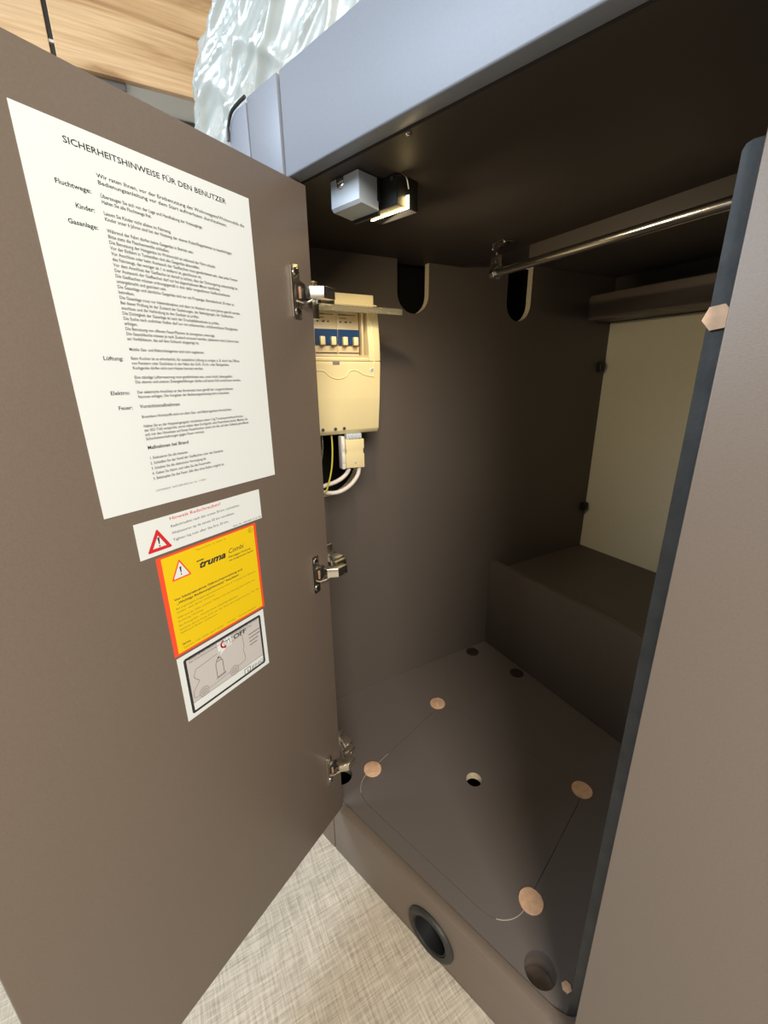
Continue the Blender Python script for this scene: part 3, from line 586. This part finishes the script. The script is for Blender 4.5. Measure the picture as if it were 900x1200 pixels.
# ------------------------------------------------------------------ hanging rail
RL = empty('hanging_rail', Uv(.425, .05, .19), 'polished chrome clothes rail under the wardrobe ceiling', 'clothes rail')
bm = bmesh.new(); tube(bm, [Uv(.425, -.128, .188), Uv(.425, .344, .188)], .0075, 20, 0, False, .0075); obj('rail_tube', bm, M_chrome, RL, True)
for v in (-.118, .334):
    bm = bmesh.new(); box(bm, Uv, (.412, v-.0015, .196), (.438, v+.0015, .2365), .0008); box(bm, Uv, (.412, v-.002, .2365), (.438, v+.030, .2393), .0008)
    ring(bm, Uv(.425, v-.006, .188), V, .0100, .0078, .012, 20)
    screw(bm, Uv(.425, v+.0015, .222), V, .003); screw(bm, Uv(.425, v+.0015, .208), V, .003); screw(bm, Uv(.425, v+.020, .2365), -Z, .0035)
    obj('rail_bracket', bm, [M_chrome, M_black], RL, True)

# ------------------------------------------------------------------ caps
def cap(x, y, r, label, n=36):
    bm = bmesh.new(); disc(bm, W(x, y, -.8282), Z, r, .0022, n, .0007, 0, .3)
    return tag(obj('screw_cap', bm, M_cap, None, True), label, 'cap', 'wooden caps in the wardrobe')
cap(-.0265, .112, .0192, 'round beech cap on the wardrobe floor nearest the lowest hinge')
cap(-.037, .368, .0195, 'round beech cap at the rear left of the floor hatch')
cap(.331, .372, .0200, 'round beech cap at the rear right of the floor hatch')
cap(.339, .114, .0195, 'round beech cap at the front right of the floor hatch')
cap(.4215, .050, .0072, 'tiny beech cap in the front right corner of the wardrobe floor', 6)
M_capd = mat('dark_brown_cap', (0.022, 0.013, 0.011), .6)
for x, lb in ((-.087, 'dark brown cap in the far left corner of the wardrobe floor'), (.062, 'dark brown cap on the wardrobe floor before the middle of the step')):
    bm = bmesh.new(); disc(bm, W(x, .620, -.8284), Z, .0195, .0012, 32, .0004); tag(obj('screw_cap', bm, M_capd, None, True), lb, 'cap', 'wooden caps in the wardrobe')
bm = bmesh.new(); disc(bm, W(.4378, .0185, .0365), Vector((0, -1, 0)), .0092, .0012, 6, .0003, 0, math.pi/2 - .1)
tag(obj('screw_cap', bm, M_cap, None), 'hexagonal beech cap on the slate edge strip beside the rear wall', 'cap', 'wooden caps in the wardrobe')

# ------------------------------------------------------------------ floor vent in the base
VT = empty('air_outlet', W(.221, 0, -.9025), 'round black air outlet in the wardrobe base above the carpet', 'air outlet')
bm = bmesh.new(); ring(bm, W(.221, -.0002, -.9030), Vector((0, -1, 0)), .0465, .0335, .0065, 48, prof=[(.0465, 0), (.0465, .002), (.044, .0055), (.039, .0065), (.0345, .005), (.0335, 0)])
obj('outlet_collar', bm, mat('worn_black_rubber', (.022, .023, .020), .5, bump=.3, bscale=150), VT, True)
bm = bmesh.new(); ring(bm, W(.221, 0, -.9025), Vector((0, -1, 0)), 0, 0, 0, 40, prof=[(.0334, .004), (.0320, .004), (.0312, -.045), (.0334, -.045)]); obj('outlet_tube', bm, M_black, VT, True)
bm = bmesh.new(); disc(bm, W(.221, .044, -.9025), Vector((0, -1, 0)), .0305, .002); obj('outlet_back', bm, M_void, VT)
bm = bmesh.new(); prism(bm, W, arcpts(.221, -.9025, .0295, 205, 385, 16), .020, .0225, 'y', .0004); tube(bm, [W(.193, .019, -.914), W(.208, .016, -.909), W(.235, .016, -.909), W(.249, .019, -.914)], .0018, 8); obj('outlet_flap', bm, M_black, VT, True)

# ------------------------------------------------------------------ plastic-wrapped mattress on top
def wrap():
    prof = [(-.352, .284), (-.362, .36), (-.360, .43), (-.352, .485), (-.325, .520), (-.27, .535), (-.225, .575), (-.19, .66), (-.15, .74), (.95, .74), (.95, .284)]
    b = bmesh.new(); prism(b, W, prof, .048, .36, 'y', .02)
    o = obj('plastic_wrapped_mattress', b, M_white)
    md = o.modifiers.new('r', 'REMESH'); md.mode = 'VOXEL'; md.voxel_size = .0045
    dg = bpy.context.evaluated_depsgraph_get(); dg.update(); me = bpy.data.meshes.new_from_object(o.evaluated_get(dg)); o.modifiers.clear(); o.data = me
    t = bmesh.new(); t.from_mesh(me)
    bmesh.ops.delete(t, geom=[v for v in t.verts if v.co.x > .62 or v.co.y > .30], context='VERTS')
    for _ in range(2): bmesh.ops.smooth_vert(t, verts=t.verts, factor=.5, use_axis_x=True, use_axis_y=True, use_axis_z=True)
    t.normal_update(); ca, sa = math.cos(math.radians(24)), math.sin(math.radians(24))
    for v in t.verts:
        p = v.co; wx = p.x + .05*noise.noise(p*5); a = wx*ca + p.z*sa; c = -wx*sa + p.z*ca
        w2 = .35*noise.noise(Vector((a*4, c*4, 3)))
        n1 = 1 - abs(noise.noise(Vector((a*2.2, c*11 + w2, p.y*3)))*2); n2 = 1 - abs(noise.noise(Vector((a*5 + 5, c*24 + w2*2, p.y*5)))*2)
        n3 = 1 - abs(noise.noise(Vector((p.x*7, p.z*9, p.y*7 + 9)))*2)
        c4 = p.x*.85 - p.z*.53; a4 = p.x*.53 + p.z*.85
        n4 = 1 - abs(noise.noise(Vector((a4*3, c4*15 + w2, 7)))*2)
        n5 = 1 - abs(noise.noise(Vector((a*8, c*46 + w2*3, 2)))*2)
        n1, n2, n3, n4, n5 = [max(0, x) for x in (n1, n2, n3, n4, n5)]
        v.co = p + v.normal*((n1**7)*.012 + (n2**9)*.008 + (n3**8)*.006 + (n4**9)*.009 + (n5**8)*.0035 - .006 + .005*noise.noise(p*5))
    for _ in range(1): bmesh.ops.smooth_vert(t, verts=t.verts, factor=.4, use_axis_x=True, use_axis_y=True, use_axis_z=True)
    t.to_mesh(me); t.free(); me.materials.clear(); me.materials.append(M_film)
    for f in me.polygons: f.use_smooth = True
    tag(o, 'crumpled clear plastic wrapped around a pale mattress on top of the wardrobe', 'mattress'); return o
M_film = mat('milky_plastic_film', (0.44, 0.48, 0.46), .26, spec=.6, trans=.2, coat=.5, bump=.12, bscale=45)
wrap()
